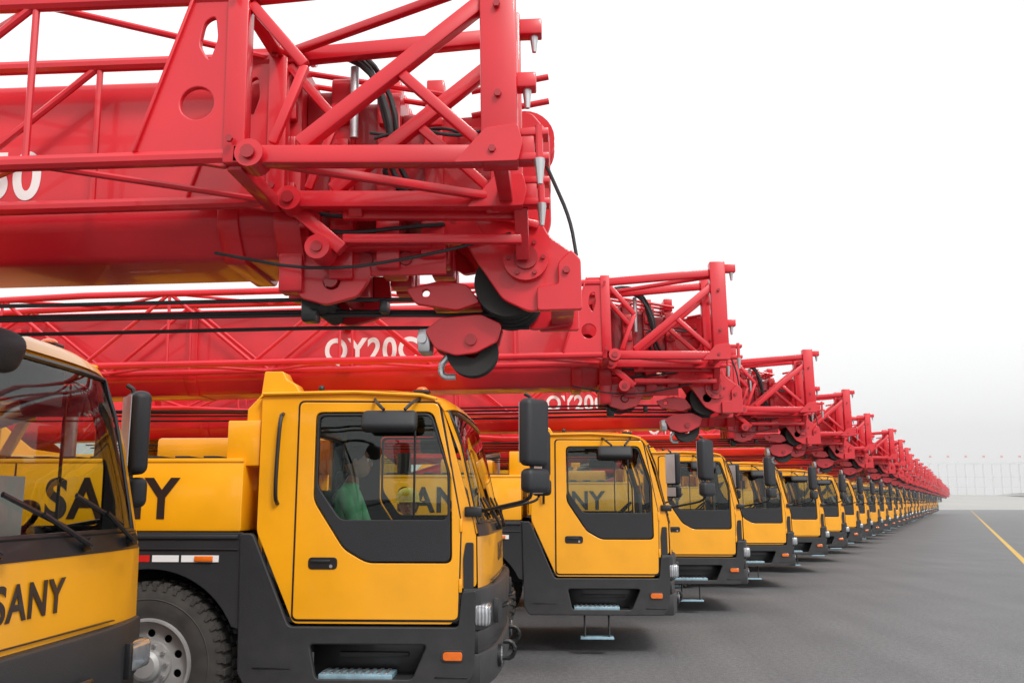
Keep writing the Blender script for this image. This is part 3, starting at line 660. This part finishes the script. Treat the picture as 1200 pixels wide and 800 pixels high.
g=B(); g.raw([(-3000,-1500,0),(3000,-1500,0),(3000,4500,0),(-3000,4500,0)],[[0,1,2,3]],ASP); place(g.mesh('ground'),'asphalt_ground')
cy,sy=math.cos(yaw),math.sin(yaw)
P0=Vector((12.07*cy-22.1*sy,12.07*sy+22.1*cy,0)); D=Vector((math.sin(phi),math.cos(phi),0)); Nn=Vector((D.y,-D.x,0))
l=B(); a0=P0-D*20; a1=P0+D*190; h=Vector((0,0,.004))
l.raw([a0-Nn*.08+h,a0+Nn*.08+h,a1+Nn*.08+h,a1-Nn*.08+h],[[0,1,2,3]],YLN); place(l.mesh('line'),'painted_road_line')
e=B()
def emb(u,v):
    x=-200+700*u; y=215+260*v
    hh=4.6*min(1,v*2.4)**1.2*(1+.12*math.sin(x*.03)) -.03
    return (x,y,hh)
e.grid(emb,60,14,CON); place(e.mesh('embankment'),'embankment')
gr=B()
def kn(u,v):
    x=146+60*u; y=300+22*v; hh=4.2+2.6*math.sin(math.pi*u)**2*math.sin(math.pi*v)+.3*math.sin(u*31)*math.sin(v*3.1)
    return (x,y,hh)
gr.grid(kn,40,10,GRS); place(gr.mesh('grass_mound'),'grass_mound')
c=empty('white_colonnade',(0,330,0)); cb=B()
x=110
while x<260:
    cb.box(x-.2,x+.2,-.2,.2,4.0,14.4,PALE,0); x+=3.0
cb.box(109,260,-.4,.4,14.4,15.2,PALE,0); cb.box(109,260,-.2,.2,10.0,10.2,PALE,0); cb.box(109,260,.4,.5,6.6,6.8,PALE,0)
place(cb.mesh('columns'),'columns',c)
fb=B(); x=110
while x<260:
    fb.cyl((x,0,15),(x,0,17.4),.06,PALE,6); fb.raw([(x,0,17.4),(x+1.0,.2,17.2),(x+1.0,.1,16.6),(x,0,16.7)],[[0,1,2,3]],FLG); x+=6.0
place(fb.mesh('flags'),'flags',c)

# distant mist (real homogeneous volume)
mm=bpy.data.materials.new('mist'); mm.use_nodes=True; T=mm.node_tree; T.nodes.clear()
oo=T.nodes.new('ShaderNodeOutputMaterial'); vs_=T.nodes.new('ShaderNodeVolumeScatter'); vs_.inputs['Density'].default_value=.0022; vs_.inputs['Color'].default_value=(1,1,1,1); vs_.inputs['Anisotropy'].default_value=.3
T.links.new(vs_.outputs[0],oo.inputs['Volume'])
mb=B(); mb.box(-300,500,22,480,-1,38,mm,0); place(mb.mesh('mist'),'mist')

# ---------------------------------------------------------------- light
w=bpy.data.worlds.new('World'); scene.world=w; w.use_nodes=True; N=w.node_tree.nodes; L=w.node_tree.links
bg=N['Background']; sk=N.new('ShaderNodeTexSky'); sk.sky_type='NISHITA'; sk.sun_disc=False
sk.sun_elevation=R(44); sk.sun_rotation=R(150); sk.dust_density=6; sk.air_density=1.5
hs=N.new('ShaderNodeHueSaturation'); hs.inputs['Saturation'].default_value=.12; L.new(sk.outputs[0],hs.inputs['Color'])
tc=N.new('ShaderNodeTexCoord'); sp=N.new('ShaderNodeSeparateXYZ'); L.new(tc.outputs['Generated'],sp.inputs[0])
mr=N.new('ShaderNodeMapRange'); mr.inputs[1].default_value=0; mr.inputs[2].default_value=.35; mr.inputs[3].default_value=.98; mr.inputs[4].default_value=1.0; mr.interpolation_type='SMOOTHSTEP'
L.new(sp.outputs['Z'],mr.inputs[0])
cl=N.new('ShaderNodeVectorMath'); cl.operation='SCALE'; cl.inputs[0].default_value=(9.4,9.45,9.5); L.new(mr.outputs[0],cl.inputs['Scale'])
mx=N.new('ShaderNodeMix'); mx.data_type='RGBA'; mx.inputs['Factor'].default_value=.84; L.new(hs.outputs[0],mx.inputs['A']); L.new(cl.outputs[0],mx.inputs['B'])
L.new(mx.outputs['Result'],bg.inputs[0]); bg.inputs[1].default_value=.145
sd=bpy.data.lights.new('sun','SUN'); sd.energy=2.0; sd.angle=R(14); sd.color=(1,.96,.9)
so=bpy.data.objects.new('sun',sd); col.objects.link(so)
d=Vector((math.sin(R(150))*math.cos(R(44)),math.cos(R(150))*math.cos(R(44)),math.sin(R(44))))
so.rotation_euler=d.to_track_quat('Z','Y').to_euler()
scene.view_settings.view_transform='Standard'; scene.view_settings.look='None'; scene.view_settings.exposure=0

cam=bpy.data.cameras.new('camera'); co=bpy.data.objects.new('camera',cam); col.objects.link(co)
cam.lens=F/1200*36; cam.sensor_width=36; cam.clip_end=8000; cam.clip_start=.05
co.location=(0,0,1.65); co.rotation_euler=(R(90)+math.atan(188/F),0,yaw)
scene.camera=co
